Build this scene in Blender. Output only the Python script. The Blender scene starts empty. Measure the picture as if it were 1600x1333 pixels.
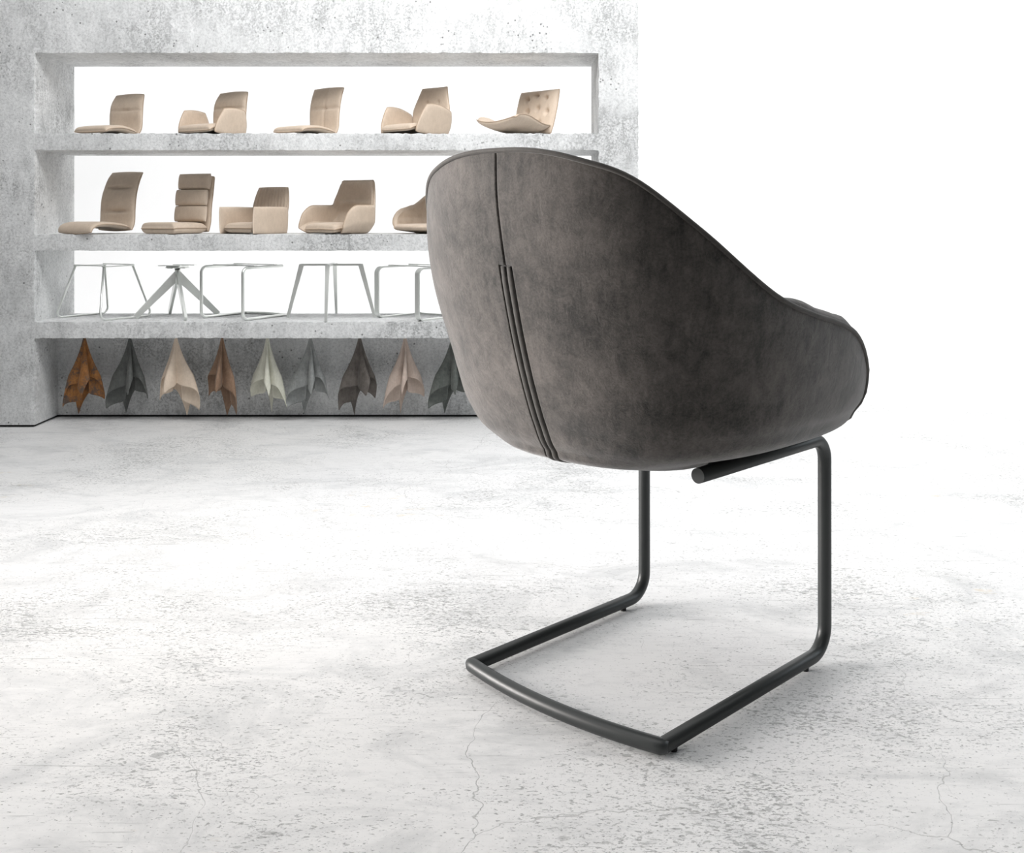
import bpy, math, random
import numpy as np
PI = math.pi
col = bpy.context.scene.collection
# ------------------------------------------------------------------ camera facts
F_PX, HOR, CAM_Z = 1658.24, 339.06, 0.85

# ------------------------------------------------------------------ helpers
def mesh_obj(name, verts, faces, mat, parent=None, smooth=True):
    me = bpy.data.meshes.new(name)
    me.from_pydata([tuple(map(float, v)) for v in verts], [], [tuple(int(i) for i in f) for f in faces])
    me.validate(); me.update()
    if smooth: me.polygons.foreach_set('use_smooth', [True] * len(me.polygons))
    if smooth:
        for p_ in me.polygons:
            if len(p_.vertices) > 6: p_.use_smooth = False
    me.materials.append(mat)
    o = bpy.data.objects.new(name, me); col.objects.link(o)
    if parent: o.parent = parent
    return o
def tag(o, label=None, cat=None, group=None, kind=None):
    if label: o['label'] = label
    if cat: o['category'] = cat
    if group: o['group'] = group
    if kind: o['kind'] = kind
    return o
def empty(name, loc, rz, label, cat, group=None):
    o = bpy.data.objects.new(name, None); col.objects.link(o)
    o.empty_display_size = .05
    o.location = loc; o.rotation_euler = (0, 0, rz)
    return tag(o, label, cat, group)

class MB:
    def __init__(s): s.v = []; s.f = []
    def add(s, v, f):
        n = len(s.v); s.v += [tuple(map(float, a)) for a in v]; s.f += [tuple(int(i) + n for i in q) for q in f]; return s
    def box(s, x0, x1, y0, y1, z0, z1):
        v = [(x, y, z) for z in (z0, z1) for y in (y0, y1) for x in (x0, x1)]
        return s.add(v, [(0, 2, 3, 1), (4, 5, 7, 6), (0, 1, 5, 4), (2, 6, 7, 3), (0, 4, 6, 2), (1, 3, 7, 5)])
    def build(s, name, mat, parent=None, smooth=False): return mesh_obj(name, s.v, s.f, mat, parent, smooth)

def tube(path, r, n=16, closed=False, flat=None):
    """round (or flat: (half width, half thickness) with a side vector) bar along a path"""
    P = np.array(path, float); N = len(P)
    T = np.zeros_like(P)
    for i in range(N):
        a = P[(i - 1) % N] if (closed or i > 0) else P[i]
        b = P[(i + 1) % N] if (closed or i < N - 1) else P[i]
        t = b - a; T[i] = t / (np.linalg.norm(t) + 1e-12)
    up = np.array([0, 0, 1.]) if abs(T[0][2]) < .9 else np.array([1., 0, 0])
    if flat is not None: up = np.array(flat[2], float)
    u = np.cross(T[0], up); u /= np.linalg.norm(u)
    if flat is not None: u = np.array(flat[2], float) - T[0] * np.dot(flat[2], T[0]); u /= np.linalg.norm(u)
    rs = np.broadcast_to(np.array(r, float), (N,)) if flat is None else None
    V = []
    for i in range(N):
        u = u - T[i] * np.dot(u, T[i]); u /= np.linalg.norm(u)
        w = np.cross(T[i], u)
        if flat is None:
            for k in range(n):
                a = 2 * PI * k / n; V.append(P[i] + rs[i] * (u * math.cos(a) + w * math.sin(a)))
        else:
            for (a, b) in ((-1, -1), (1, -1), (1, 1), (-1, 1)):
                V.append(P[i] + u * flat[0] * a + w * flat[1] * b)
    if flat is not None: n = 4
    Fc = []
    for i in range(N if closed else N - 1):
        for k in range(n):
            a, b = i * n + k, i * n + (k + 1) % n
            c, d = ((i + 1) % N) * n + (k + 1) % n, ((i + 1) % N) * n + k
            Fc.append((a, b, c, d))
    if not closed: Fc += [tuple(range(n))[::-1], tuple((N - 1) * n + k for k in range(n))]
    return V, Fc

def fillet(pts, rad, seg=8):
    """polyline with rounded corners"""
    P = [np.array(p, float) for p in pts]; out = [P[0]]
    rad = [rad] * len(P) if np.isscalar(rad) else rad
    for i in range(1, len(P) - 1):
        a, b, c = P[i - 1], P[i], P[i + 1]
        d1 = (a - b) / np.linalg.norm(a - b); d2 = (c - b) / np.linalg.norm(c - b)
        ang = math.acos(max(-1, min(1, float(np.dot(d1, d2)))))
        if rad[i] <= 0 or ang > 3.1: out.append(b); continue
        t = rad[i] / math.tan(ang / 2); cen = b + (d1 + d2) / np.linalg.norm(d1 + d2) * rad[i] / math.sin(ang / 2)
        s, e = b + d1 * t - cen, b + d2 * t - cen
        om = math.acos(max(-1, min(1, float(np.dot(s, e) / rad[i] ** 2))))
        for k in range(seg + 1):
            q = k / seg; out.append(cen + (s * math.sin((1 - q) * om) + e * math.sin(q * om)) / math.sin(om))
    out.append(P[-1]); return out

def catmull(pts, n):
    P = np.array(pts, float); m = len(P)
    t = np.linspace(0, m - 1, n); out = []
    for q in t:
        i = min(int(q), m - 2); f = q - i
        p0, p1, p2, p3 = P[max(i - 1, 0)], P[i], P[i + 1], P[min(i + 2, m - 1)]
        if i == 0: p0 = 2 * p1 - p2
        if i == m - 2: p3 = 2 * p2 - p1
        out.append(.5 * ((2 * p1) + (-p0 + p2) * f + (2 * p0 - 5 * p1 + 4 * p2 - p3) * f * f + (-p0 + 3 * p1 - 3 * p2 + p3) * f ** 3))
    return np.array(out)

def pad(func, th, k=.35, ns=36, nt=30, disp=None, p=8):
    """upholstered panel: mid surface func(s,t)->xyz on [-1,1]^2, rounded corners, soft edges. disp(s,t): extra on the front side"""
    a = np.sin(np.linspace(-1, 1, ns) * PI / 2); b = np.sin(np.linspace(-1, 1, nt) * PI / 2)
    a = .6 * a + .4 * np.linspace(-1, 1, ns); b = .6 * b + .4 * np.linspace(-1, 1, nt)
    S = np.zeros((ns, nt, 3))
    A, B = np.meshgrid(a, b, indexing='ij')
    A2 = A * np.sqrt(1 - k * B ** 2 / 2); B2 = B * np.sqrt(1 - k * A ** 2 / 2)
    for i in range(ns):
        for j in range(nt): S[i, j] = func(A2[i, j], B2[i, j])
    dS = np.gradient(S, axis=0); dT = np.gradient(S, axis=1)
    Nn = np.cross(dS, dT); Nn /= np.linalg.norm(Nn, axis=2)[..., None] + 1e-12
    e = np.sqrt(np.clip(1 - np.abs(A) ** p, 0, 1)) * np.sqrt(np.clip(1 - np.abs(B) ** p, 0, 1))
    D = np.zeros((ns, nt))
    if disp is not None:
        for i in range(ns):
            for j in range(nt): D[i, j] = disp(A2[i, j], B2[i, j])
    thv = th / 2
    front = S + Nn * (thv * e + D * e)[..., None]; back = S - Nn * (thv * e)[..., None]
    V = list(front.reshape(-1, 3)) + list(back.reshape(-1, 3)); n = ns * nt; Fc = []
    for i in range(ns - 1):
        for j in range(nt - 1):
            q = (i * nt + j, (i + 1) * nt + j, (i + 1) * nt + j + 1, i * nt + j + 1)
            Fc.append(q); Fc.append(tuple(x + n for x in q[::-1]))
    bd = [i * nt for i in range(ns)] + [(ns - 1) * nt + j for j in range(1, nt)] + [i * nt + nt - 1 for i in range(ns - 2, -1, -1)] + [j for j in range(nt - 2, 0, -1)]
    for q in range(len(bd)):
        x, y = bd[q], bd[(q + 1) % len(bd)]; Fc.append((y, x, x + n, y + n))
    rim = S.reshape(-1, 3)[bd]
    return V, Fc, rim

# ------------------------------------------------------------------ materials
def new_mat(name):
    m = bpy.data.materials.new(name); m.use_nodes = True
    nt = m.node_tree; b = nt.nodes['Principled BSDF']
    return m, nt, b
class NG:
    def __init__(s, nt): s.nt = nt; s.tc = nt.nodes.new('ShaderNodeTexCoord'); s.L = nt.links.new
    def mapping(s, scale=(1, 1, 1), rot=(0, 0, 0), loc=(0, 0, 0)):
        m = s.nt.nodes.new('ShaderNodeMapping'); m.inputs['Scale'].default_value = scale; m.inputs['Rotation'].default_value = rot
        m.inputs['Location'].default_value = loc
        s.L(s.tc.outputs['Object'], m.inputs['Vector']); return m.outputs[0]
    def noise(s, scale, detail=4, rough=.55, vec=None, dist=0):
        n = s.nt.nodes.new('ShaderNodeTexNoise'); n.inputs['Scale'].default_value = scale; n.inputs['Detail'].default_value = detail
        n.inputs['Roughness'].default_value = rough; n.inputs['Distortion'].default_value = dist
        s.L(vec if vec is not None else s.tc.outputs['Object'], n.inputs['Vector']); return n.outputs[0]
    def voro(s, scale, vec=None, feature='F1', out='Distance', rnd=1):
        n = s.nt.nodes.new('ShaderNodeTexVoronoi'); n.feature = feature; n.inputs['Scale'].default_value = scale
        n.inputs['Randomness'].default_value = rnd
        s.L(vec if vec is not None else s.tc.outputs['Object'], n.inputs['Vector']); return n.outputs[out]
    def ramp(s, x, a, b, va=0., vb=1.):
        n = s.nt.nodes.new('ShaderNodeMapRange'); n.inputs[1].default_value = a; n.inputs[2].default_value = b
        n.inputs[3].default_value = va; n.inputs[4].default_value = vb; n.clamp = True
        s.L(x, n.inputs[0]); return n.outputs[0]
    def math(s, op, a, b=None):
        n = s.nt.nodes.new('ShaderNodeMath'); n.operation = op
        for i, v in enumerate((a, b)):
            if v is None: continue
            if isinstance(v, (int, float)): n.inputs[i].default_value = v
            else: s.L(v, n.inputs[i])
        return n.outputs[0]
    def mix(s, f, a, b):
        n = s.nt.nodes.new('ShaderNodeMix'); n.data_type = 'RGBA'
        if isinstance(f, (int, float)): n.inputs[0].default_value = f
        else: s.L(f, n.inputs[0])
        for i, v in ((6, a), (7, b)):
            if isinstance(v, (tuple, list)): n.inputs[i].default_value = (*v, 1) if len(v) == 3 else v
            else: s.L(v, n.inputs[i])
        return n.outputs[2]
    def bump(s, h, strength=.3, dist=.002, prev=None):
        n = s.nt.nodes.new('ShaderNodeBump'); n.inputs['Strength'].default_value = strength; n.inputs['Distance'].default_value = dist
        s.L(h, n.inputs['Height'])
        if prev is not None: s.L(prev, n.inputs['Normal'])
        return n.outputs[0]
    def vadd(s, vec, colr, amt):
        sub = s.nt.nodes.new('ShaderNodeVectorMath'); sub.operation = 'SUBTRACT'; s.L(colr, sub.inputs[0]); sub.inputs[1].default_value = (.5, .5, .5)
        sc = s.nt.nodes.new('ShaderNodeVectorMath'); sc.operation = 'SCALE'; s.L(sub.outputs[0], sc.inputs[0]); sc.inputs['Scale'].default_value = amt
        ad = s.nt.nodes.new('ShaderNodeVectorMath'); ad.operation = 'ADD'; s.L(vec, ad.inputs[0]); s.L(sc.outputs[0], ad.inputs[1]); return ad.outputs[0]
    def noisecol(s, scale, detail=3, vec=None):
        n = s.nt.nodes.new('ShaderNodeTexNoise'); n.inputs['Scale'].default_value = scale; n.inputs['Detail'].default_value = detail
        s.L(vec if vec is not None else s.tc.outputs['Object'], n.inputs['Vector']); return n.outputs[1]

def suede(name, c_dark, c_light, scale=1., rough=.78, sheen=.25, bump=.25, vintage=None):
    m, nt, b = new_mat(name); g = NG(nt)
    big = g.ramp(g.noise(7 * scale, 6, .6), .33, .68)
    mid = g.ramp(g.noise(34 * scale, 8, .7, dist=.6), .3, .72)
    fine = g.noise(260 * scale, 6, .75)
    strk = g.ramp(g.noise(1, 6, .7, vec=g.mapping((60 * scale, 60 * scale, 14 * scale))), .3, .7)
    f = g.math('ADD', g.math('MULTIPLY', big, .4), g.math('ADD', g.math('MULTIPLY', mid, .32), g.math('MULTIPLY', strk, .28)))
    f2 = g.math('ADD', f, g.math('MULTIPLY', g.math('SUBTRACT', fine, .5), .8))
    c = g.mix(g.ramp(f2, .20, .80), c_dark, c_light)
    if vintage:
        wear = g.ramp(g.math('ADD', g.noise(48 * scale, 8, .8), g.math('MULTIPLY', g.math('SUBTRACT', g.noise(8 * scale, 2, .5), .5), .8)), .47, .62)
        c = g.mix(wear, c, vintage)
    nt.links.new(c, b.inputs['Base Color'])
    b.inputs['Roughness'].default_value = rough
    b.inputs['Specular IOR Level'].default_value = .3
    b.inputs['Sheen Weight'].default_value = sheen; b.inputs['Sheen Roughness'].default_value = .45
    nt.links.new(g.bump(g.math('ADD', fine, g.math('MULTIPLY', mid, 1.5)), bump, .0012 / scale), b.inputs['Normal'])
    return m
def metal(name, c, rough, met=1.0, spec=.5):
    m, nt, b = new_mat(name); g = NG(nt)
    n = g.noise(350, 3, .6)
    nt.links.new(g.mix(n, tuple(x * .92 for x in c), tuple(min(1, x * 1.06) for x in c)), b.inputs['Base Color'])
    b.inputs['Metallic'].default_value = met; b.inputs['Specular IOR Level'].default_value = spec
    nt.links.new(g.ramp(n, .3, .7, rough * .9, rough * 1.1), b.inputs['Roughness'])
    nt.links.new(g.bump(n, .08, .0005), b.inputs['Normal'])
    return m

def concrete_wall():
    m, nt, b = new_mat('shelf_concrete'); g = NG(nt)
    cloud = g.ramp(g.noise(2.2, 5, .6), .32, .7)
    mid = g.ramp(g.noise(11, 8, .68, dist=.8), .3, .7)
    diag = g.mapping((22, 22, 7), rot=(0, .6, 0))
    strk = g.ramp(g.noise(1.6, 8, .75, vec=diag), .35, .68)
    fine = g.noise(95, 8, .8)
    f = g.math('ADD', g.math('MULTIPLY', cloud, .38), g.math('ADD', g.math('MULTIPLY', mid, .34), g.math('MULTIPLY', strk, .28)))
    c = g.mix(f, (.56, .57, .57), (.97, .975, .975))
    # scuffed dark grain gathers in patches
    patch = g.ramp(g.noise(3.3, 5, .65, vec=g.mapping(loc=(4, 2, 7))), .45, .62)
    grain = g.ramp(g.math('ADD', g.noise(120, 5, .75, dist=.5), g.math('MULTIPLY', g.math('SUBTRACT', strk, .5), .14)), .50, .41)
    c = g.mix(g.math('MULTIPLY', g.math('MULTIPLY', patch, grain), .45), c, (.17, .175, .175))
    c = g.mix(g.math('MULTIPLY', g.ramp(fine, .54, .34), .50), c, (.25, .255, .26))
    pits = g.ramp(g.voro(42), .20, .10); pm = g.ramp(g.noise(9, 2, .5, vec=g.mapping(loc=(9, 1, 3))), .55, .62)
    pit = g.math('MULTIPLY', pits, pm)
    c = g.mix(g.math('MULTIPLY', pit, .8), c, (.12, .12, .12))
    nt.links.new(c, b.inputs['Base Color']); b.inputs['Roughness'].default_value = .9; b.inputs['Specular IOR Level'].default_value = .2
    hgt = g.math('SUBTRACT', g.math('ADD', g.math('MULTIPLY', fine, .8), g.math('MULTIPLY', mid, .8)), g.math('ADD', pit, g.math('MULTIPLY', grain, patch)))
    nt.links.new(g.bump(hgt, .55, .004), b.inputs['Normal'])
    return m

def floor_mat():
    m, nt, b = new_mat('worn_white_concrete'); g = NG(nt)
    obj = g.tc.outputs['Object']
    warp = g.vadd(obj, g.noisecol(1.3, 3), .5)
    cloud = g.ramp(g.noise(.9, 6, .65, vec=warp), .3, .7)
    warm = g.ramp(g.noise(.7, 3, .5, vec=g.mapping(loc=(3, 8, 1))), .4, .7)
    c = g.mix(cloud, (.77, .77, .775), (.86, .86, .86))
    c = g.mix(g.math('MULTIPLY', warm, .45), c, (.82, .805, .775))
    # chalky grey clouds under the paint, brushed in one direction
    bl = g.noise(1, 9, .72, vec=g.mapping((3.2, 5.5, 1), rot=(0, 0, .5)), dist=.8)
    blot = g.ramp(bl, .48, .66)
    c = g.mix(g.math('MULTIPLY', blot, .55), c, (.50, .51, .515))
    brs = g.ramp(g.noise(1, 8, .75, vec=g.mapping((18, 60, 1), rot=(0, 0, .6))), .5, .68)
    c = g.mix(g.math('MULTIPLY', brs, .30), c, (.50, .51, .515))
    patch = g.ramp(g.noise(2.0, 6, .65, vec=g.mapping(loc=(7, 3, 0))), .40, .66)
    band = g.ramp(g.noise(1, 5, .6, vec=g.mapping((.5, 2.4, 1), rot=(0, 0, .08), loc=(2, .4, 0))), .54, .66)
    pm = g.math('MAXIMUM', patch, band)
    # flaked specks: short dashes of bare concrete
    def specks(vec, detail, lo, hi, soft, dist=.3):
        n = g.noise(1, detail, .6, vec=vec, dist=dist)
        return g.ramp(g.math('SUBTRACT', n, g.ramp(pm, 0, 1, lo, hi)), 0, soft)
    a1 = specks(g.mapping((58, 110, 1), rot=(0, 0, .45)), 4, .672, .548, .04)
    a2 = specks(g.mapping((105, 190, 1), rot=(0, 0, .15), loc=(3, 1, 0)), 3, .655, .545, .04)
    a3 = specks(g.mapping((20, 46, 1), rot=(0, 0, .6), loc=(8, 1, 0)), 8, .70, .585, .05)
    a4 = specks(g.mapping((210, 260, 1), loc=(5, 9, 0)), 3, .65, .545, .05)
    sp = g.math('MAXIMUM', a1, a3)
    c = g.mix(g.math('MULTIPLY', sp, .65), c, (.36, .365, .36))
    c = g.mix(g.math('MULTIPLY', a2, .75), c, (.28, .285, .28))
    c = g.mix(g.math('MULTIPLY', a4, .40), c, (.32, .32, .32))
    # dragged scratches
    sc = g.ramp(g.noise(1, 5, .6, vec=g.mapping((4, 150, 1), rot=(0, 0, .15))), .635, .67)
    sc2 = g.ramp(g.noise(1, 5, .6, vec=g.mapping((6, 160, 1), rot=(0, 0, .75))), .64, .67)
    scr = g.math('MULTIPLY', g.math('MAXIMUM', sc, sc2), g.ramp(g.noise(2.4, 3, .5, vec=g.mapping(loc=(1, 5, 0))), .46, .6))
    c = g.mix(g.math('MULTIPLY', scr, .65), c, (.33, .335, .33))
    # hairline cracks
    w2 = g.vadd(g.vadd(obj, g.noisecol(2.2, 5), .34), g.noisecol(18, 5), .03)
    ed = g.voro(1.15, vec=w2, feature='DISTANCE_TO_EDGE')
    crk = g.math('MULTIPLY', g.ramp(ed, .0013, .0003), g.ramp(g.noise(1.7, 3, .5, vec=g.mapping(loc=(4, 4, 0))), .46, .56))
    c = g.mix(g.math('MULTIPLY', crk, .55), c, (.30, .30, .29))
    ed2 = g.voro(2.3, vec=g.vadd(g.vadd(g.mapping((1, 1, 1), rot=(0, 0, .4)), g.noisecol(3, 5), .4), g.noisecol(25, 4), .02), feature='DISTANCE_TO_EDGE')
    crk2 = g.math('MULTIPLY', g.ramp(ed2, .0022, .0006), g.ramp(g.noise(2.6, 3, .5, vec=g.mapping(loc=(2, 7, 0))), .52, .60))
    c = g.mix(g.math('MULTIPLY', crk2, .45), c, (.34, .34, .34))
    # a few rusty stains
    st = g.math('MULTIPLY', g.ramp(g.noise(1, 6, .7, vec=g.mapping((9, 20, 1), loc=(1, 1, 0))), .60, .68), g.ramp(g.noise(1.3, 1, .5, vec=g.mapping(loc=(6, 2, 0))), .6, .66))
    c = g.mix(g.math('MULTIPLY', st, .5), c, (.62, .52, .36))
    nt.links.new(c, b.inputs['Base Color'])
    nt.links.new(g.ramp(g.math('ADD', sp, blot), 0, 1, .55, .8), b.inputs['Roughness']); b.inputs['Specular IOR Level'].default_value = .25
    hgt = g.math('SUBTRACT', g.math('MULTIPLY', bl, .7), g.math('ADD', g.math('ADD', sp, a2), crk))
    nt.links.new(g.bump(hgt, .25, .0015), b.inputs['Normal'])
    return m

M_floor = floor_mat()
M_wall = concrete_wall()
M_suede = suede('anthracite_suede', (.022, .020, .0175), (.132, .116, .105), 1.0, .75, .45, .4)
M_strip = suede('seam_suede', (.05, .046, .042), (.09, .083, .076), 1.6, .7, .2, .15)
M_tan = suede('tan_leather', (.56, .455, .36), (.67, .555, .445), 2.2, .55, .12, .12)
M_tan_pipe = suede('tan_leather_piping', (.44, .33, .24), (.52, .40, .30), 3, .6, .1, .1)
M_frame = metal('anthracite_powder_coat', (.030, .034, .034), .42, .0, .55)
M_rubber = metal('black_rubber', (.012, .012, .012), .6, 0, .3)
M_steel = metal('brushed_steel', (.86, .88, .85), .34, .85)
M_dark = metal('gap_shade_dark', (.03, .03, .03), .9, 0, .1)  # near-black, stands in for the shade in the gap under the shelving
def white_mat():
    m, nt, b = new_mat('white_backdrop_paper'); g = NG(nt)
    nt.links.new(g.mix(g.noise(3, 3), (.90, .90, .90), (.93, .93, .93)), b.inputs['Base Color']); b.inputs['Roughness'].default_value = .9
    b.inputs['Specular IOR Level'].default_value = .1
    return m
M_white = white_mat()

# ------------------------------------------------------------------ setting: floor and white cyclorama
nx, ny = 2, 2
fl = MB().box(-12, 12, -3.5, 4.82, -.06, 0).build('floor', M_floor); tag(fl, kind='structure')
prof = [(4.82, 0)] + [(5.6 + 1.4 * math.sin(a), 1.4 - 1.4 * math.cos(a)) for a in np.linspace(0, PI / 2, 20)] + [(7.0, 4.2)]
V = []; Fc = []
for i, (y, z) in enumerate(prof):
    V += [(-12, y, z), (12, y, z)]
for i, (y, z) in enumerate(prof): V += [(-12, y + .03, z - .03), (12, y + .03, z - .03)]
n2 = 2 * len(prof)
for i in range(len(prof) - 1):
    q = (2 * i, 2 * i + 1, 2 * i + 3, 2 * i + 2); Fc += [q, tuple(x + n2 for x in q[::-1])]
bk = mesh_obj('wall_back', V, Fc, M_white); tag(bk, kind='structure')

# ------------------------------------------------------------------ concrete shelving wall
YW = F_PX * CAM_Z / (668 - HOR)             # plane of its front face
SC = F_PX / YW
def wx(u): return (u - 800) / SC
def wz(v): return CAM_Z + (HOR - v) / SC
YB = YW / .9167; YR = YW / .951
sh = bpy.data.objects.new('concrete_shelving', None); col.objects.link(sh)
tag(sh, 'raw grey concrete shelving wall with three open shelves of chair shells and steel bases', 'shelving')
def rough_box(x0, x1, y0, y1, z0, z1, name, rag, step=.012):
    """box whose edges named in rag(x,y,z corner flags) are slightly ragged, as cast concrete breaks"""
    rnd = random.Random(name + str(round(x0, 2)) + str(round(z0, 2)))
    b = MB()
    nxs = max(2, int((x1 - x0) / step)) if rag else 1; nzs = max(2, int((z1 - z0) / step)) if rag else 1; nys = 8 if rag else 1
    idx = {}
    def vid(i, j, k):
        key = (i, j, k)
        if key not in idx:
            x = x0 + (x1 - x0) * i / nxs; y = y0 + (y1 - y0) * j / nys; z = z0 + (z1 - z0) * k / nzs
            if rag:
                dx, dy, dz = rag(i == 0, i == nxs, j == 0, k == 0, k == nzs, x, z); a = rnd.uniform(.0, 1) ** 2 * .004
                x += dx * a; y += dy * a; z += dz * a
            idx[key] = len(b.v); b.v.append((x, y, z))
        return idx[key]
    for i in range(nxs):
        for k in range(nzs):
            b.f.append((vid(i, 0, k), vid(i + 1, 0, k), vid(i + 1, 0, k + 1), vid(i, 0, k + 1)))
            b.f.append((vid(i, nys, k), vid(i, nys, k + 1), vid(i + 1, nys, k + 1), vid(i + 1, nys, k)))
    for j in range(nys):
        for k in range(nzs):
            b.f.append((vid(0, j, k), vid(0, j, k + 1), vid(0, j + 1, k + 1), vid(0, j + 1, k)))
            b.f.append((vid(nxs, j, k), vid(nxs, j + 1, k), vid(nxs, j + 1, k + 1), vid(nxs, j, k + 1)))
    for i in range(nxs):
        for j in range(nys):
            b.f.append((vid(i, j, 0), vid(i, j + 1, 0), vid(i + 1, j + 1, 0), vid(i + 1, j, 0)))
            b.f.append((vid(i, j, nzs), vid(i + 1, j, nzs), vid(i + 1, j + 1, nzs), vid(i, j + 1, nzs)))
    return b.build(name, M_wall, sh)
ZB0 = .010
ZT_ = wz(-190)
bands = [(wz(83), wz(208)), (wz(235), wz(366)), (wz(392), wz(503)), (ZB0, wz(529))]
def in_band(z): return any(a > z > b or b > z > a for a, b in bands)
def rag_l(xa, xb, ya, za, zc, x, z): return ((-1, .5, 0) if xb and ya and in_band(z) else (0, 0, 0))
def rag_r(xa, xb, ya, za, zc, x, z): return ((1, .5, 0) if xa and ya and in_band(z) else ((-1, .5, 0) if xb and ya else (0, 0, 0)))
def rag_s(xa, xb, ya, za, zc, x, z): return (0, .6, 1 if za else -1) if ya and (za or zc) and wx(56) < x < wx(933) else (0, 0, 0)
def rag_h(xa, xb, ya, za, zc, x, z): return (0, .5, 1) if ya and za and wx(56) < x < wx(933) else (0, 0, 0)
rough_box(wx(-330), wx(54), YW, YB, ZB0, ZT_, 'side_pillar', rag_l)
rough_box(wx(935), wx(998), YW, YB, ZB0, ZT_, 'side_pillar', rag_r)
rough_box(wx(53), wx(936), YW + .0003, YB, wz(83), ZT_, 'header_beam', rag_h)
shelf_z = []
for (a, b_) in ((208, 235), (366, 392), (503, 529)):
    rough_box(wx(53), wx(936), YW + .0003, YB, wz(b_), wz(a), 'shelf', rag_s); shelf_z.append(wz(a))
ZU = wz(529)
rough_box(wx(53), wx(936), YR, YB - .001, ZB0, wz(529), 'back_panel', None)
MB().box(wx(-328), wx(50), YW + .02, YB - .03, 0, ZB0).build('gap_shade_plinth', M_dark, sh)  # dark blocks added to draw the shadow line along the shelving's foot
MB().box(wx(939), wx(994), YW + .02, YB - .03, 0, ZB0).build('gap_shade_plinth', M_dark, sh)
MB().box(wx(50), wx(939), YR + .02, YB - .03, 0, ZB0).build('gap_shade_plinth', M_dark, sh)

# ------------------------------------------------------------------ the suede bucket shell (shape shared by big chair and its small tan twin)
PARS = [0.16653, 0.18179, 0.27481, 0.32988, 0.35232, 0.36435, 0.36772, 0.35196, 0.3244, 0.28667, 0.03654, 0.1279, 0.30724, 0.36414, 0.3927, 0.37024, 0.30678, 0.22859, 0.17118, 0.1164, -0.18389, -0.2615, -0.287, -0.312, -0.33634, -0.36233, -0.38326, -0.40083, -0.41392, -0.41639, 0.95739, 0.93774, 0.89827, 0.8239, 0.73011, 0.68326, 0.62896, 0.48235, 0.42733, 0.42593, 0.43387, 0.4409, 2.77646, 2.49206, 2.6652]
zb = .418
ZK = np.array([zb, .432, .455, .50, .56, .64, .72, .80, .88, .97]); NKz = len(ZK)
PK = np.radians([0, 25, 45, 60, 75, 90, 105, 120, 135, 150, 165, 180])
pw, pyf, pyb = PARS[:10], PARS[10:20], PARS[20:30]; pzr = PARS[30:42]; pn = PARS[42:45]
def cubic(xk, yk, x):
    xk = np.asarray(xk); yk = np.asarray(yk); m = np.gradient(yk, xk)
    i = int(min(max(np.searchsorted(xk, x) - 1, 0), len(xk) - 2)); hh = xk[i + 1] - xk[i]; t = min(max((x - xk[i]) / hh, 0), 1.2)
    return (2 * t**3 - 3 * t**2 + 1) * yk[i] + (t**3 - 2 * t * t + t) * hh * m[i] + (-2 * t**3 + 3 * t * t) * yk[i + 1] + (t**3 - t * t) * hh * m[i + 1]
def dims(z): return cubic(ZK, pw, z), cubic(ZK, pyf, z), cubic(ZK, pyb, z), float(np.interp(z, [.42, .6, .95], pn))
def pt(c, z, dm=None):
    """c = ('x', absolute x) near the centre of the back, or ('p', angle)"""
    W, YF, YBk, n = dm or dims(z)
    yc, ay = (YBk + YF) / 2, (YF - YBk) / 2
    if c[0] == 'x':
        x = c[1]; return x, yc - ay * (1 - (abs(x) / W) ** n) ** (1 / n)
    e = 2 / n; s, k = math.sin(c[1]), math.cos(c[1])
    return math.copysign(W * abs(s) ** e, s), yc - ay * math.copysign(abs(k) ** e, k)
PK_ = np.concatenate([[-PK[1]], PK]); pzr_ = [pzr[1]] + list(pzr)
def rim_z(c):
    ph = 0.0 if c[0] == 'x' else abs(c[1])
    if c[0] == 'x':
        ph = math.asin(min(1, (abs(c[1]) / .29) ** (pn[2] / 2)))
    return cubic(PK_, pzr_, ph)
xs = [0, .0009, .0018, .003, .005, .0075, .0105, .0130, .0144, .0152, .0160, .018, .022]
half = [('x', x) for x in xs] + [('p', a) for a in list(np.linspace(.075, 1.2, 30)) + list(np.linspace(1.24, PI, 56))]
half[-1] = ('p', PI - 1e-6)
colsL = [('x', -c[1]) if c[0] == 'x' else ('p', -c[1]) for c in half[1:-1]][::-1]
COLS = colsL + half          # from just left of front centre, round the back, to front centre
NC = len(COLS)
SLOT_TOP = .771
def groove(x, z):
    ax = abs(x); d = 0
    if z > SLOT_TOP: d = .0032 * math.exp(-(ax / .0016) ** 2)
    if z < SLOT_TOP and ax < .0153:
        k = min(1, max(0, (.0153 - ax) / .0010)); d = max(d, .0042 * k)
    return d
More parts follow.
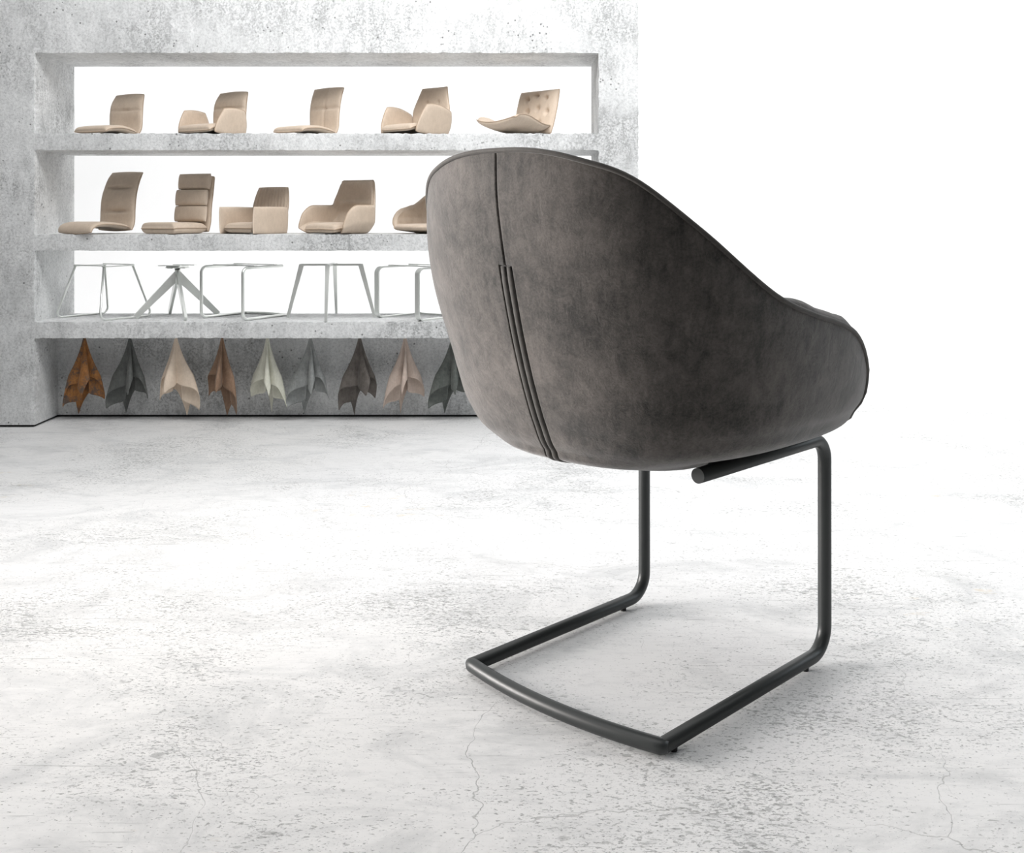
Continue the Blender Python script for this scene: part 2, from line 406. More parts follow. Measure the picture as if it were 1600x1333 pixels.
def bucket(parent, mo, mi, mp, strips=True, quilt=True):
    NR, NP_ = 56, 7
    V = []; Fc = []
    yc0 = (pyb[0] + pyf[0]) / 2
    V.append((0, yc0, zb))
    dz_cache = {}
    for r in range(1, NP_ + 1):
        q = r / (NP_ + .0)
        for c in COLS:
            x, y = pt(c, zb); V.append((x * q, yc0 + (y - yc0) * q, zb + .0015 * (q ** 4)))
    rim = []
    rows = []
    for r in range(1, NR + 1):
        for c in COLS:
            zr = max(rim_z(c), zb + .006)
            # many rows near the bottom bend
            q = (r / NR) ** 1.35
            z = zb + .0015 + (zr - zb - .0015) * q
            if c[0] == 'x' and strips:                   # crisp upper end of the slot
                zn = zb + .0015 + (zr - zb - .0015) * ((r + 1) / NR) ** 1.35; zp = zb + .0015 + (zr - zb - .0015) * ((r - 1) / NR) ** 1.35
                if z < SLOT_TOP <= zn: z = SLOT_TOP - .0004
                elif zp < SLOT_TOP <= z: z = SLOT_TOP + .0012
            x, y = pt(c, z)
            d = groove(x, z) if (c[0] == 'x' and strips) else 0
            if r == NR: d = min(d, .001); rim.append((x, y, z))
            V.append((x, y + d, z))
    for j in range(NC): Fc.append((0, 1 + (j + 1) % NC, 1 + j))
    for r in range(NP_ + NR - 1):
        for j in range(NC):
            a = 1 + r * NC + j; b2 = 1 + r * NC + (j + 1) % NC
            Fc.append((a, b2, b2 + NC, a + NC))
    outer = mesh_obj('outer_shell', V, Fc, mo, parent)
    # piping along the rim
    rp = [rim[i] for i in range(NC) if COLS[i][0] == 'p' or abs(COLS[i][1]) in (0, .005, .0105, .016, .022)]
    Vp, Fp = tube(rp, .0042, 10, closed=True)
    pip = mesh_obj('piping', Vp, Fp, mp, outer)
    # inner padding : rolls over the rim and runs down inside
    V = []; Fc = []; prof = [(.0015, -.004), (.0035, .0035), (.010, .0085), (.020, .0105), (.031, .008), (.040, .001), (.045, -.012)]
    NI = 26; nrow = len(prof) + NI
    cc = [c for c in COLS if c[0] == 'p' or abs(c[1]) in (0, .005, .0105, .016, .022)]; ncc = len(cc)
    def inward(c, z):
        W, YF, YBk, n = dims(z); x, y = pt(c, z)
        e = 1e-3
        if c[0] == 'x': a, b3 = pt(('x', c[1] - e), z), pt(('x', c[1] + e), z)
        else: a, b3 = pt(('p', c[1] - .02), z), pt(('p', c[1] + .02), z)
        t = np.array([b3[0] - a[0], b3[1] - a[1]]); t /= np.linalg.norm(t) + 1e-9
        return np.array([-t[1], t[0]])
    for k in range(nrow):
        for c in cc:
            zr = max(rim_z(c), zb + .006); ph = (abs(c[1]) if c[0] == 'p' else 0)
            hf = min(1, max(.0, (zr - .44) / .05))
            lo = min(1, max(0, (.93 - zr) / .06)); hg = .12 + .40 * lo + 1.0 * min(1, max(0, (.74 - zr) / .06))   # fuller towards the arms
            zz = max(zr, zb + .006)
            inn = inward(c, max(zz, .46))
            if k < len(prof):
                d, dz = prof[k]; x, y = pt(c, zz)
                lump = 0
                if quilt and k >= 1: lump = (.0045 * abs(math.sin(ph * 9.5)) ** .7 + .002 * math.sin(ph * 31)) * hf - .001
                V.append((x + inn[0] * d, y + inn[1] * d, zz + (dz if dz < 0 else dz * hg) * hf + lump * hg * (1 if 1 <= k <= 5 else .3)))
            else:
                q = (k - len(prof) + 1) / NI; ztop = zz - .012 * hf; zlow = min(.49, ztop - .002)
                z = ztop + (zlow - ztop) * q; x, y = pt(c, max(z, zb)); inn = inward(c, max(z, .46))
                d = .045
                if quilt: d += .007 * abs(math.sin(ph * 9.5)) ** .6 * abs(math.sin(z * 48)) ** .5 * hf
                if z < .5: d *= .9
                V.append((x + inn[0] * d, y + inn[1] * d, z))
    for k in range(nrow - 1):
        for j in range(ncc):
            a = k * ncc + j; b2 = k * ncc + (j + 1) % ncc
            Fc.append((a, b2, b2 + ncc, a + ncc))
    mesh_obj('inner_padding', V, Fc, mi, parent)
    # seat cushion
    V = []; Fc = []
    lv = [(.424, .012), (.440, .011), (.458, .012), (.480, .016), (.497, .026), (.508, .045), (.514, .075)]
    for (z, ins) in lv:
        for c in cc:
            x, y = pt(c, max(z, zb + .002)); W, YF, YBk, n = dims(z); yc = (YF + YBk) / 2
            fx = max(0, 1 - ins / W); fy = max(0, 1 - ins / ((YF - YBk) / 2))
            V.append((x * fx, yc + (y - yc) * fy, z))
    W, YF, YBk, n = dims(.514); ycs = (YF + YBk) / 2
    last = len(V) - ncc; base = [V[last + j] for j in range(ncc)]
    for q in (.75, .5, .25):
        for (x, y, z) in base: V.append((x * q, ycs + (y - ycs) * q, .514 + .010 * (1 - q * q)))
    V.append((0, ycs, .525))
    nr = len(lv) + 3
    for k in range(nr - 1):
        for j in range(ncc):
            a = k * ncc + j; b2 = k * ncc + (j + 1) % ncc; Fc.append((a, b2, b2 + ncc, a + ncc))
    for j in range(ncc): Fc.append(((nr - 1) * ncc + j, (nr - 1) * ncc + (j + 1) % ncc, nr * ncc))
    Fc.append(tuple(range(ncc))[::-1])
    mesh_obj('seat_cushion', V, Fc, mi, parent)
    if strips:
        for sg in (-1, 1):
            V = []; Fc = []; N = 60; M = 10
            for i in range(N):
                z = SLOT_TOP - .0016 + (zb + .004 - SLOT_TOP) * (i / (N - 1)) ** .8
                x0, y0 = pt(('x', 0), z); y1 = pt(('x', 0), z + .002)[1]; yp = pt(('x', 0), max(z - .002, zb))[1]
                tx = np.array([y1 - yp, .004]); tx /= np.linalg.norm(tx); nrm = np.array([-tx[1], tx[0]])   # outward (back)
                end = min(1, (i + .3) / 2.2) ** .5
                hw = .0062 * (.55 + .45 * end)
                for k in range(M):
                    a = PI * k / (M - 1)
                    lx = sg * .0068 - hw * math.cos(a) * 1.0
                    hgt = (-.0045 + .0066 * math.sin(a) ** .6) * end
                    V.append((lx, y0 + nrm[0] * hgt, z + nrm[1] * hgt))
            for i in range(N - 1):
                for k in range(M - 1): Fc.append((i * M + k, i * M + k + 1, (i + 1) * M + k + 1, (i + 1) * M + k))
                Fc.append((i * M + M - 1, i * M, (i + 1) * M, (i + 1) * M + M - 1))
            Fc += [tuple(range(M))[::-1], tuple((N - 1) * M + k for k in range(M))]
            mesh_obj('seam_strip', V, Fc, M_strip, outer)
    return outer

ANG = 0.7946
rz_main = ANG - PI / 2
chair = empty('cantilever_armchair', (.26538, 2.00795, 0), rz_main,
              'large dark grey suede bucket armchair on a black cantilever tube frame, seen from behind', 'chair')
bucket(chair, M_suede, M_suede, M_strip)
TR = .0128; ZT = .018
for sg in (1, -1):
    path = [(sg * .2165, -.165, .4257), (sg * .2165, .2585, .4257), (sg * .2165, .2590, ZT), (sg * .2165, -.264, ZT)]
    path = fillet(path, [0, .042, .05, 0], 12)
    V, Fc = tube(path, TR, 24)
    ft = mesh_obj('frame_tube', V, Fc, M_frame, chair)
    for yy in (-.232, .185):
        Vg = []; 
        for z in (.0, .0062):
            for k in range(14): Vg.append((sg * .2165 + .0062 * math.cos(2 * PI * k / 14), yy + .0062 * math.sin(2 * PI * k / 14), z))
        Fg = [tuple(range(14))[::-1], tuple(range(14, 28))] + [(k, (k + 1) % 14, 14 + (k + 1) % 14, 14 + k) for k in range(14)]
        mesh_obj('foot_glide', Vg, Fg, M_rubber, ft, smooth=False)
arc = []
for t in np.linspace(-1, 1, 41): arc.append((t * .2165, -.264 - .025 * (1 - t * t), ZT))
arc = [(-.2165 - .0105, -.2595, ZT)] + arc + [(.2165 + .0105, -.2595, ZT)]
V, Fc = tube(arc, [TR * .72] + [TR * 1.02] * 41 + [TR * .72], 24)
mesh_obj('floor_crossbar', V, Fc, M_frame, chair)
V, Fc = tube(fillet([(-.2165, -.06, .4257), (-.10, -.06, .4105), (.10, -.06, .4105), (.2165, -.06, .4257)], .02, 6), .007, 12)
mesh_obj('seat_bracket', V, Fc, M_frame, chair)

# ------------------------------------------------------------------ things on the shelves
def view_dir(u, D):                       # heading of an object standing at pixel column u, turned alike towards the viewer
    return math.atan((u - 800) / F_PX)
class Item:
    """collects parts in local coordinates, scales them to size and stands them on the shelf"""
    def __init__(s): s.parts = []
    def part(s, name, VF, mat, smooth=True, kids=()): s.parts.append([name, np.array(VF[0], float), VF[1], mat, smooth, list(kids)])
    def place(s, name, label, cat, group, box, y, z0, turn):
        u0, u1, v0, v1 = box; uc = (u0 + u1) / 2
        rz = turn - view_dir(uc, y)
        allv = np.concatenate([p[1] for p in s.parts] + [k[1] for p in s.parts for k in p[5]])
        zmin, zmax = allv[:, 2].min(), allv[:, 2].max()
        c, sn = math.cos(rz), math.sin(rz)
        # size from the width it spans
        sc = .4; X0 = (uc - 800) / F_PX * y
        for _ in range(12):
            X = X0 + (allv[:, 0] * c - allv[:, 1] * sn) * sc; Y = y + (allv[:, 0] * sn + allv[:, 1] * c) * sc
            U = 800 + F_PX * X / Y
            sc *= (u1 - u0) / (U.max() - U.min()); X0 += ((u0 + u1) / 2 - (U.max() + U.min()) / 2) / F_PX * y
        zs = ((CAM_Z + (HOR - v0) / F_PX * y) - z0) / (zmax - zmin)
        root = empty(name, (X0, y, z0), rz, label, cat, group)
        for (nm, v, f, m, smo, kids) in s.parts:
            v = (v - [0, 0, zmin]) * [sc, sc, zs]
            o = mesh_obj(nm, v, f, m, root, smo)
            for (kn, kv, kf, km, ks) in kids: mesh_obj(kn, (kv - [0, 0, zmin]) * [sc, sc, zs], kf, km, o, ks)
        return root
def surf_of(profile, width, wrap=0., n=60, pinch=None):
    """mid surface along a (y,z) profile; width(s) half width; wrap bends the sides forward/up"""
    C = catmull(profile, n)
    T = np.gradient(C, axis=0); T /= np.linalg.norm(T, axis=1)[:, None]
    def f(s, t):
        q = (s + 1) / 2 * (n - 1); i = int(min(q, n - 2)); r = q - i
        p = C[i] * (1 - r) + C[i + 1] * r; tg = T[i] * (1 - r) + T[i + 1] * r
        nr = np.array([tg[1], -tg[0]])                  # up for seat running backwards
        w = width(s) if callable(width) else width
        wr = wrap(s) if callable(wrap) else wrap
        o = nr * (-wr) * t * t
        return np.array([w * t, p[0] - o[0] * -1 * -1, p[1] - o[1]])
    return f
def pad_part(item, name, f, th, mat=M_tan, k=.35, disp=None, piping=True, ns=34, nt=30, p=8, pr=.0045):
    V, Fc, rim = pad(f, th, k, ns, nt, disp, p)
    kids = []
    if piping:
        Vp, Fp = tube(rim[::2], pr, 6, closed=True); kids.append(['piping', np.array(Vp), Fp, M_tan_pipe, True])
    item.part(name, (V, Fc), mat, True, kids)
gauss = lambda x, c, w: math.exp(-((x - c) / w) ** 2)
YS = YW + .135
G1 = 'tan leather chair shells on the top shelf'; G2 = 'tan leather chair shells on the second shelf'
TURN = math.radians(180 - 47)               # facing the viewer, turned to the left
BL = PI - math.radians(47)
# the local +y of a shell points forward; heading puts forward at lower left
HEAD = math.radians(137)

def panel_arm(side, h, y0, y1, x, lean=.0, slant_f=0., slant_b=0., z0=.0, drop=0.):
    """arm panel standing along y; slants narrow it towards the top, drop lowers its rear"""
    def f(s, t):
        q = (t + 1) / 2; a, b = y0 + slant_b * q, y1 - slant_f * q
        y = a + (b - a) * (s + 1) / 2; z = z0 + (h - drop * ((1 - s) / 2) ** 2) * q
        return np.array([side * (x + lean * q), y, z])
    return f

# 1 low curved shell with a gathered fold
def seat_prof(front=.27, back=-.2, lift=.055): return [(front, .02), (front - .05, .045), (.08, lift), (-.08, lift - .012), (back, .028)]
it = Item()
pad_part(it, 'seat', surf_of(seat_prof(.31, -.2, .062), lambda s: .225 - .012 * s, .0), .055)
def d1(s, t): return .026 * (-gauss(s, .22, .035) * (.4 + 1.0 * gauss(t, 0, .3)) + .3 * gauss(s, .05, .2) + .4 * gauss(s, .45, .22)) + .008 * math.sin(t * 26) * gauss(s, .36, .12) * gauss(t, 0, .3)
pad_part(it, 'backrest', surf_of([(-.20, .01), (-.228, .08), (-.232, .19), (-.25, .29), (-.30, .39)], lambda s: .225 - .02 * abs(s) ** 3, .012), .055, disp=d1, k=.3, ns=50)
it.place('chair_shell', 'low armless tan leather shell with a gathered back fold, leftmost on the top shelf', 'chair shell', G1, (116, 226, 142, 208), YS, shelf_z[0], HEAD)
# 2 same shell with arm wings
it = Item()
pad_part(it, 'seat', surf_of(seat_prof(.27, -.2, .06), .215, .0), .06)
pad_part(it, 'backrest', surf_of([(-.20, .01), (-.228, .08), (-.232, .19), (-.25, .29), (-.30, .39)], lambda s: .205 - .02 * abs(s) ** 3, .012), .055, disp=d1, k=.3, ns=50)
for sd in (1, -1):
    top = lambda q: .05 + .155 * min(1, (1 - abs(2 * q - 1) ** 3.2)) ** .8
    pad_part(it, 'armrest', panel_arm(sd, .215, -.215, .26, .222, .03, .12, .05), .034, k=.42, p=6)
it.place('chair_shell', 'tan leather shell with rounded side wings and a gathered back fold, top shelf', 'chair shell', G1, (278, 388, 138, 208), YS, shelf_z[0], HEAD)
# 3 cross stitched
it = Item()
pad_part(it, 'seat', surf_of(seat_prof(.31, -.2, .058), lambda s: .215, .0), .048, disp=lambda s, t: -.004 * gauss(t, 0, .03))
pad_part(it, 'backrest', surf_of([(-.20, .01), (-.232, .08), (-.235, .2), (-.26, .32), (-.31, .43)], lambda s: .20 + .012 * s, .008), .045, k=.2, ns=50, nt=40,
         disp=lambda s, t: -.017 * (gauss(t, 0, .045) + gauss(s, .2, .035)) - .014 * gauss(t, 0, .1) * gauss(s, .2, .08))
it.place('chair_shell', 'armless tan leather shell with a cross-stitched tall back, middle of the top shelf', 'chair shell', G1, (427, 538, 132, 208), YS, shelf_z[0], HEAD)
# 4 separate arms, two buttons
it = Item()
pad_part(it, 'seat', surf_of([(.27, .03), (.2, .055), (.05, .06), (-.1, .05), (-.2, .04)], .20, .0), .055)
pad_part(it, 'backrest', surf_of([(-.19, .0), (-.225, .1), (-.25, .22), (-.275, .33), (-.30, .42)], lambda s: .20 + .03 * gauss(s, -.1, .5) - .035 * max(s, 0), .03), .045, k=.22, ns=46, nt=44,
         disp=lambda s, t: -.024 * (gauss(t, .35, .08) + gauss(t, -.35, .07)) * gauss(s, .28, .07))
for sd in (1, -1):
    pad_part(it, 'armrest', panel_arm(sd, .25, -.235, .26, .215, .04, .13, .0, 0, .05), .036, k=.42, p=6)
it.place('chair_shell', 'tan leather shell with piped side arms and a two-button back, top shelf', 'chair shell', G1, (595, 706, 132, 208), YS, shelf_z[0], HEAD)
# 5 saddle seat and tufted back
it = Item()
tuf = [(-.45, .45), (.05, .62), (.5, .45), (-.62, -.1), (-.1, .05), (.4, -.05), (-.3, -.5), (.2, -.5)]
def d5(s, t): return .014 - .036 * sum(gauss(t, a, .1) * gauss(s, b, .08) for a, b in tuf) - .012 * sum(gauss(t, a, .05) * gauss(s, b, .22) for a, b in tuf)
pad_part(it, 'seat', surf_of([(.33, .09), (.27, .055), (.12, .03), (-.04, .028), (-.19, .045)], lambda s: .235, lambda s: .115 * (.35 + .65 * gauss(s, -.15, .65))), .045, k=.25)
pad_part(it, 'backrest', surf_of([(-.18, .0), (-.215, .1), (-.25, .22), (-.28, .33), (-.30, .40)], lambda s: .235 - .0 * s, lambda s: .02), .05, k=.2, ns=50, nt=50,
         disp=d5)
it.place('chair_shell', 'tan leather shell with saddle-curved seat and button-tufted back, rightmost on the top shelf', 'chair shell', G1, (744, 875, 137, 208), YS, shelf_z[0], HEAD)
# 6 high back with two pleats
it = Item()
pad_part(it, 'seat', surf_of([(.33, .0), (.31, .055), (.22, .085), (.05, .085), (-.1, .07), (-.21, .05)], .22, .0), .05)
pad_part(it, 'backrest', surf_of([(-.21, .02), (-.245, .1), (-.255, .24), (-.28, .38), (-.33, .50), (-.40, .60)], lambda s: .215 - .01 * s, .01), .06, k=.2, ns=60,
         disp=lambda s, t: -.040 * gauss(s, -.28, .035) * gauss(t, 0, .6) - .040 * gauss(s, .36, .035) * gauss(t, 0, .65) + .012 * gauss(s, .02, .22) + .006 * gauss(s, .7, .2))
it.place('chair_shell', 'high-backed tan leather shell with two pleats, leftmost on the second shelf', 'chair shell', G2, (91, 224, 266, 366), YS, shelf_z[1], HEAD)
# 7 block seat, three puffs over a back plate
it = Item()
pad_part(it, 'seat', surf_of([(.27, .06), (.2, .065), (.0, .065), (-.2, .06)], .215, .0), .115, k=.15, p=10, disp=lambda s, t: -.003 * gauss(s, .1, .02))
for i in range(3):
    z0 = .125 + .165 * i; yl = -.175 - .014 * i * i
    pad_part(it, 'back_cushion', surf_of([(yl, z0), (yl - .008, z0 + .08), (yl - .018, z0 + .165)], .205, .0), .085, k=.1, p=4, piping=False, ns=22, nt=26)
pad_part(it, 'backrest', surf_of([(-.21, .02), (-.235, .12), (-.245, .28), (-.27, .42), (-.30, .60)], lambda s: .212, .0), .045, k=.15)
it.place('chair_shell', 'tan leather shell with three stacked back rolls on a block seat, second shelf', 'chair shell', G2, (220, 336, 270, 366), YS, shelf_z[1], HEAD)
# 8 boxy armchair, channelled back
it = Item()
pad_part(it, 'seat', surf_of([(.25, .05), (.1, .055), (-.05, .055), (-.2, .05)], .185, .0), .09, k=.12, p=10)
pad_part(it, 'backrest', surf_of([(-.19, .02), (-.225, .15), (-.26, .29), (-.29, .41)], lambda s: .235 - .035 * max(0, s) ** 1.5, .02), .05, k=.2, ns=40, nt=90,
         disp=lambda s, t: -.014 * abs(math.cos(t * 17)) ** 6 * (1 if s > -.3 else 0))
for sd in (1, -1):
    pad_part(it, 'armrest', panel_arm(sd, .235, -.235, .265, .215, .01), .055, k=.10, p=6, piping=False)
it.place('chair_shell', 'boxy tan leather armchair shell with a vertically channelled back, on the second shelf', 'chair shell', G2, (342, 452, 291, 366), YS, shelf_z[1], HEAD)
# 9 smooth tub with a head roll
def tub(s, t):
    ph = t * 2.25                                        # round the back
    yb, yf = -.27, .27
    x = .275 * math.copysign(abs(math.sin(min(abs(ph), PI / 2))) ** .62, ph); k = max(0, (abs(ph) - PI / 2))
    y = -.04 - .21 * abs(math.cos(min(abs(ph), PI / 2))) ** .62 + k * .44
    hi = .42 - .20 * min(1, max(0, (abs(ph) - .62) / .42)) ** .8 - .12 * min(1, max(0, (abs(t) - .80) / .2)) ** 2
    q = (s + 1) / 2; z = .012 + (hi) * q
    infl = .72 + .30 * min(1, q * 2.6) ** .6 + .02 * q
    ybk = y - .06 * q * (abs(ph) < .9) * (1 - abs(ph) / .9)
    return np.array([x * infl, ybk * (infl if y < 0 else 1), z])
it = Item()
pad_part(it, 'seat', surf_of([(.29, .045), (.2, .06), (.0, .062), (-.18, .055)], .215, -.01), .07, k=.45)
pad_part(it, 'backrest', tub, .045, k=.18, ns=34, nt=90, disp=lambda s, t: (.022 * gauss(s, .12, .035) - .010 * gauss(s, .45, .3)) * gauss(t, 0, .28))
it.place('chair_shell', 'smooth tan leather tub shell with sweeping arms and a head roll crease, second shelf', 'chair shell', G2, (466, 587, 280, 366), YS, shelf_z[1], HEAD)
# 10 small tan twin of the big chair's shell
UC = 670; yq = YS + .03; sc10 = .40
tw = empty('chair_shell', ((UC - 800) / F_PX * yq, yq, shelf_z[1] - zb * sc10), HEAD - view_dir(UC, yq),
           'tan leather bucket shell half hidden behind the big suede chair, second shelf', 'chair shell', G2)
def copy_parts(src, dst, mats):
    for ch in list(src.children):
        if ch.name.split('.')[0] not in mats: continue
        c = ch.copy(); col.objects.link(c); c.parent = dst
        c.material_slots[0].link = 'OBJECT'; c.material_slots[0].material = mats[ch.name.split('.')[0]]
        copy_parts(ch, c, mats)
copy_parts(chair, tw, {'outer_shell': M_tan, 'piping': M_tan_pipe, 'inner_padding': M_tan, 'seat_cushion': M_tan})
tw.scale = (sc10, sc10, sc10)

# ------------------------------------------------------------------ steel bases on the third shelf
G3 = 'steel chair bases on the third shelf'
YC = YW + .195; Z3 = shelf_z[2]
# a: wire sled base
it = Item()
for sd in (1, -1):
    path = fillet([(sd * .15, .13, .44), (sd * .235, .235, .008), (sd * .235, -.235, .008), (sd * .15, -.13, .44)], [0, .045, .045, 0], 8)
    it.part('side_runner', tube(path, .008, 10), M_steel)
    it.part('mounting_bar', tube([(sd * .15, .135, .44), (sd * .15, -.135, .44)], 0, flat=(.016, .004, (1, 0, 0))), M_steel, False)
for yy in (.13, -.13):
    it.part('cross_bar', tube([(-.15, yy, .447), (.15, yy, .447)], 0, flat=(.016, .004, (0, 1, 0))), M_steel, False)
it.place('chair_stand', 'thin wire sled base of brushed steel, leftmost on the third shelf', 'chair base', G3, (88, 236, 413, 503), YC, Z3, math.radians(90 + 40))
# b: star base
it = Item()
for k in range(4):
    a = math.radians(45 + 90 * k + 4); dx, dy = math.cos(a), math.sin(a)
    sx, sy = -dy, dx
    V = []
    for (r, z1, z2) in ((.015, .405, .30), (.355, .030, .0)):
        for zz in (z1, z2):
            for sd in (1, -1):
                hw = .011; rr_ = r - (.03 if (zz == z2 and r > .1) else 0)
                V.append((dx * rr_ + sx * hw * sd, dy * rr_ + sy * hw * sd, zz))
    Fb = [(0, 1, 5, 4), (2, 6, 7, 3), (0, 4, 6, 2), (1, 3, 7, 5), (0, 2, 3, 1), (4, 5, 7, 6)]
    it.part('leg', (V, Fb), M_steel, False)
it.part('column', tube([(0, 0, .28), (0, 0, .425)], .022, 20), M_steel)
b = MB().box(-.10, .10, -.03, .03, .425, .431).box(-.03, .03, -.10, .10, .425, .431).box(-.065, .065, -.065, .065, .431, .446)
it.part('mounting_plate', (b.v, b.f), M_steel, False)
b = MB().box(-.11, .11, -.11, -.08, .446, .452).box(-.11, .11, .08, .11, .446, .452).box(-.02, .02, -.1, .1, .446, .45)
it.part('mounting_rail', (b.v, b.f), M_steel, False)
it.place('chair_stand', 'four-legged star base of brushed steel with a central column, on the third shelf', 'chair base', G3, (208, 344, 414, 503), YC, Z3, math.radians(90 + 52))
# c: round tube cantilever
def cantilever_base(flat):
    it = Item(); y0, y1, w, h, r = -.235, .235, .205, .43, .012
    for sd in (1, -1):
        path = fillet([(sd * w, -.19, h), (sd * w, y1, h), (sd * w, y1, .012), (sd * w, y0, .012)], [0, .05, .05, 0], 8)
        if flat: it.part('side_tube', tube(path, 0, flat=(.02, .006, (1, 0, 0))), M_steel, False)
        else: it.part('side_tube', tube(path, r, 14), M_steel)
    arcp = [(t * w, y0 - .02 * (1 - t * t), .012) for t in np.linspace(-1, 1, 15)]
    if flat: it.part('floor_crossbar', tube([(-w, y0, .012), (w, y0, .012)], 0, flat=(.02, .006, (0, 1, 0))), M_steel, False)
    else: it.part('floor_crossbar', tube(arcp, r, 14), M_steel)
    for yy in (.10, -.12):
        it.part('cross_bar', tube([(-w, yy, h + .012), (w, yy, h + .012)], 0, flat=(.016, .004, (0, 1, 0))), M_steel, False)
    return it
cantilever_base(False).place('chair_stand', 'round-tube steel cantilever base standing between the star base and the four-leg frame', 'chair base', G3, (312, 449, 413, 503), YC, Z3, math.radians(90 + 47))
# d: four tapered legs with a cross
it = Item()
for (sx, sy) in ((1, 1), (-1, 1), (-1, -1), (1, -1)):
    a = np.array([sx * .165, sy * .165, .43]); b2 = np.array([sx * .245, sy * .245, 0.])
    V = []
    d = np.array([sx, sy, 0]) / 1.414; s_ = np.array([-d[1], d[0], 0])
    for (p_, hw, hd) in ((a, .017, .02), (b2, .010, .012)):
        for (i, j) in ((-1, -1), (1, -1), (1, 1), (-1, 1)): V.append(p_ + s_ * hw * i + d * hd * j)
    it.part('leg', (V, [(3, 2, 1, 0), (4, 5, 6, 7)] + [(k, (k + 1) % 4, 4 + (k + 1) % 4, 4 + k) for k in range(4)]), M_steel, False)
it.part('cross_bar', tube([(-.168, -.168, .424), (.168, .168, .424)], 0, flat=(.018, .008, (.7, -.7, 0))), M_steel, False)
it.part('cross_bar', tube([(-.168, .168, .424), (.168, -.168, .424)], 0, flat=(.018, .008, (.7, .7, 0))), M_steel, False)
it.place('chair_stand', 'four-leg steel frame with tapered splayed legs and a crossed top, on the third shelf', 'chair base', G3, (447, 588, 412, 503), YC, Z3, math.radians(90 + 38))
cantilever_base(True).place('chair_stand', 'flat-bar steel cantilever base, rightmost on the third shelf beside the big chair', 'chair base', G3, (585, 722, 414, 503), YC, Z3, math.radians(90 + 47))

# ------------------------------------------------------------------ hanging leather swatches
G4 = 'leather swatches hanging under the lowest shelf'
sw = [(132, 'rust_leather', (.20, .085, .025), (.46, .20, .06), (.10, .075, .06), 'rust-orange mottled vintage leather swatch hanging furthest left under the lowest shelf', 0),
      (203, 'slate_leather', (.075, .08, .076), (.15, .155, .148), None, 'slate-grey leather swatch hanging between the rust-orange and the cream swatch', 1),
      (275, 'cream_leather', (.66, .54, .43), (.82, .69, .56), None, 'cream-beige leather swatch hanging third from the left under the lowest shelf', 2),
      (347, 'brown_leather', (.20, .125, .08), (.34, .22, .15), None, 'warm brown leather swatch hanging right of the cream one', 3),
      (418, 'sage_leather', (.56, .56, .47), (.76, .75, .65), None, 'pale sage-white leather swatch hanging fifth under the lowest shelf', 4),
      (485, 'cool_grey_leather', (.20, .21, .205), (.36, .37, .365), None, 'cool mid-grey leather swatch hanging right of the pale sage one', 1),
      (562, 'dark_taupe_leather', (.075, .066, .058), (.17, .15, .135), None, 'dark taupe leather swatch hanging left of the rosy beige one', 5),
      (633, 'rosy_leather', (.44, .35, .295), (.62, .51, .44), None, 'rosy beige leather swatch hanging second nearest the big chair', 6),
      (707, 'green_grey_leather', (.07, .08, .072), (.16, .17, .158), None, 'green-grey leather swatch hanging partly hidden behind the big chair', 1)]
def swatch(seed, mat, name, label, u):
    rnd = random.Random(seed * 7 + 3)
    yy = YW + .11; NT_, NR = 200, 40
    Zt = ZU
    mir = -1 if seed in (2, 3, 4) else 1
    hd = .304                                            # half diagonal of the square hide
    ox, oy = .026 + rnd.uniform(-.012, .012), .046 + rnd.uniform(-.008, .008)
    turn = [.22, .12, .18, .30, .05, .34, .2][seed]
    w1, w2, p1, p2 = rnd.uniform(.02, .05), rnd.uniform(.02, .045), rnd.uniform(0, 6.28), rnd.uniform(0, 6.28)
    V = []; Fc = []
    for j in range(NT_):
        th = 2 * PI * j / NT_                            # corners at 0, 90 (back), 180, 270 (front)
        dx, dy = math.cos(th), math.sin(th)
        # |x + ox| + |y - oy| = hd : distance from the off-centre pinch to the hem
        lo, hi = 0., .6
        for _ in range(26):
            md = (lo + hi) / 2
            if abs(dx * md + ox) + abs(dy * md - oy) < hd: lo = md
            else: hi = md
        R = lo
        for i in range(NR):
            q = i / (NR - 1); rho = R * q; L = rho / .30
            ridge = math.cos(4 * th); rid = math.copysign(abs(ridge) ** .8, ridge)
            fold = .215 + .145 * rid * (.75 + .25 * min(1, L * 2)) + w1 * math.sin(3 * th + p1) * L + w2 * math.sin(9 * th + p2) * L
            gb = math.exp(-((th - PI / 2) / .74) ** 4); fold = max(.035, fold * (1 - gb) + (.27 + .03 * math.sin(5 * th + p2)) * gb)
            rr = rho * fold * (1.12 - .50 * max(0, L - .62) ** 1.1) * (.80 + .32 * min(1, L * 1.6))
            aa = th + turn + .38 * math.sin(2 * th + p1) * .6 + .25 * (L - .3) * math.sin(th + p2)
            x = (rr + .0032) * math.cos(aa) * (.68 if seed == 4 else .73); y = (rr + .0032) * math.sin(aa) * .62
            z = -math.sqrt(max(0, rho * rho - rr * rr))
            V.append((mir * x, y, z - .0005))
    for j in range(NT_):
        k = (j + 1) % NT_
        for i in range(NR - 1): Fc.append((j * NR + i, k * NR + i, k * NR + i + 1, j * NR + i + 1))
    o = mesh_obj('leather_swatch', V, Fc, mat)
    sd = o.modifiers.new('thickness', 'SOLIDIFY'); sd.thickness = .0022; sd.offset = 0
    o.location = ((u - 800) / F_PX * yy, yy, Zt)
    tag(o, label, 'leather swatch', G4)
for (u, nm, c1, c2, vin, lab, sd) in sw:
    swatch(sd, suede(nm, c1, c2, 2.5, .6, .15, .2, vin), nm, lab, u)

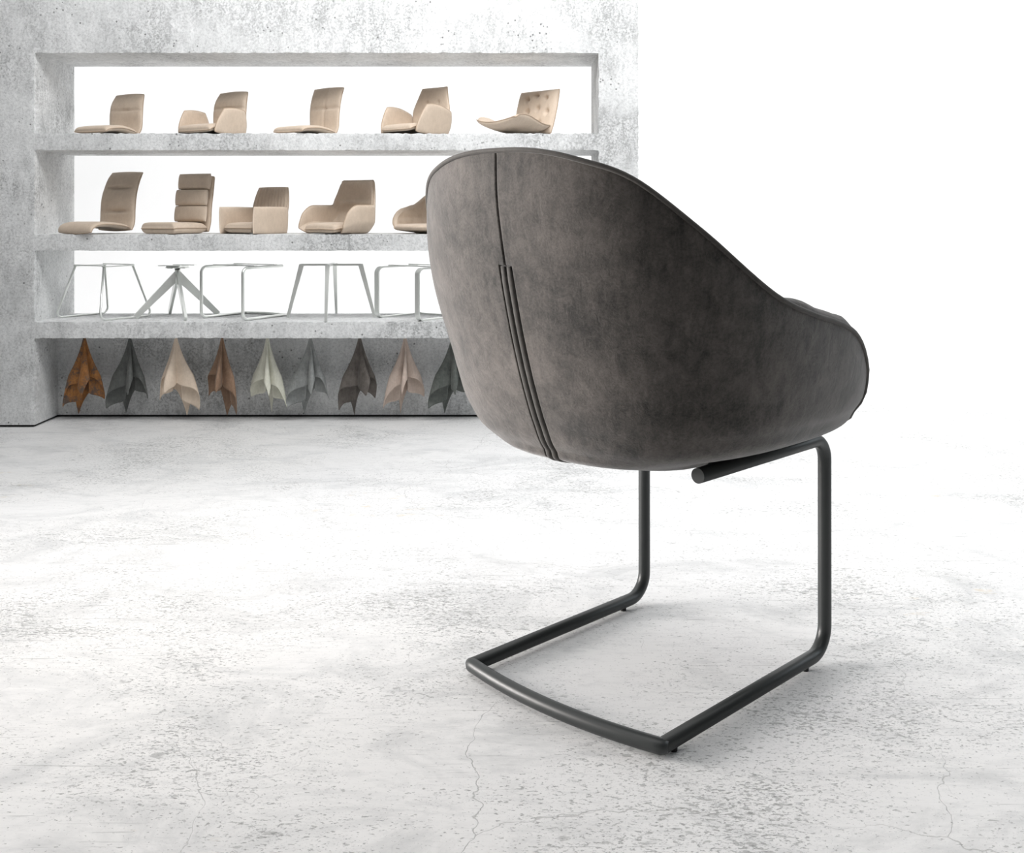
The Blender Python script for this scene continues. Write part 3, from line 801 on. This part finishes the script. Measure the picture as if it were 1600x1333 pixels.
# ------------------------------------------------------------------ lights
def area(name, loc, target, sx, sy, power, colr=(1, 1, 1)):
    L = bpy.data.lights.new(name, 'AREA'); L.shape = 'RECTANGLE'; L.size = sx; L.size_y = sy; L.energy = power; L.color = colr
    o = bpy.data.objects.new(name, L); col.objects.link(o); o.location = loc
    d = np.array(target, float) - np.array(loc, float)
    from mathutils import Vector
    o.rotation_euler = Vector(d).to_track_quat('-Z', 'Y').to_euler(); return o
area('backdrop_light', (-.2, 5.0, 3.7), (-.2, 6.9, 1.5), 11, .8, 212)
ls = area('left_softbox', (-3.3, 2.45, 1.0), (.2, 2.0, .76), 1.5, 1.3, 35, (1, .955, .925)); ls.data.spread = math.radians(60)
area('front_overhead_softbox', (-.3, 1.2, 3.3), (-.3, 1.4, 0), 4.0, 2.0, 48)
area('middle_overhead_softbox', (-.3, 3.0, 3.3), (-.3, 3.0, 0), 4.0, 1.6, 16)
area('wall_fill', (-.1, 3.2, 2.5), (-.1, 4.3, 1.75), 2.6, .6, 44)  # unseen lamp, added to brighten the shelving front but not the chair back
area('right_softbox', (2.9, 2.4, 1.4), (.5, 2.1, .7), 1.2, 1.2, 13, (.86, .94, 1))
area('rear_floor_fill', (2.7, 4.5, 3.2), (2.7, 4.5, 0), 3.2, 1.6, 50)  # unseen lamp, added to whiten the floor at the rear right
w = bpy.data.worlds.new('studio'); bpy.context.scene.world = w; w.use_nodes = True
w.node_tree.nodes['Background'].inputs[0].default_value = (1, 1, 1, 1)
w.node_tree.nodes['Background'].inputs[1].default_value = .07

# ------------------------------------------------------------------ camera
cam = bpy.data.cameras.new('camera'); co = bpy.data.objects.new('camera', cam); col.objects.link(co)
co.location = (0, 0, CAM_Z); co.rotation_euler = (PI / 2, 0, 0)
cam.sensor_fit = 'HORIZONTAL'; cam.sensor_width = 36; cam.lens = 36 * F_PX / 1600
cam.shift_y = -(666.5 - HOR) / 1600
bpy.context.scene.camera = co
vs = bpy.context.scene.view_settings
vs.view_transform = 'Standard'; vs.look = 'None'; vs.exposure = 0; vs.gamma = 1; vs.use_curve_mapping = False
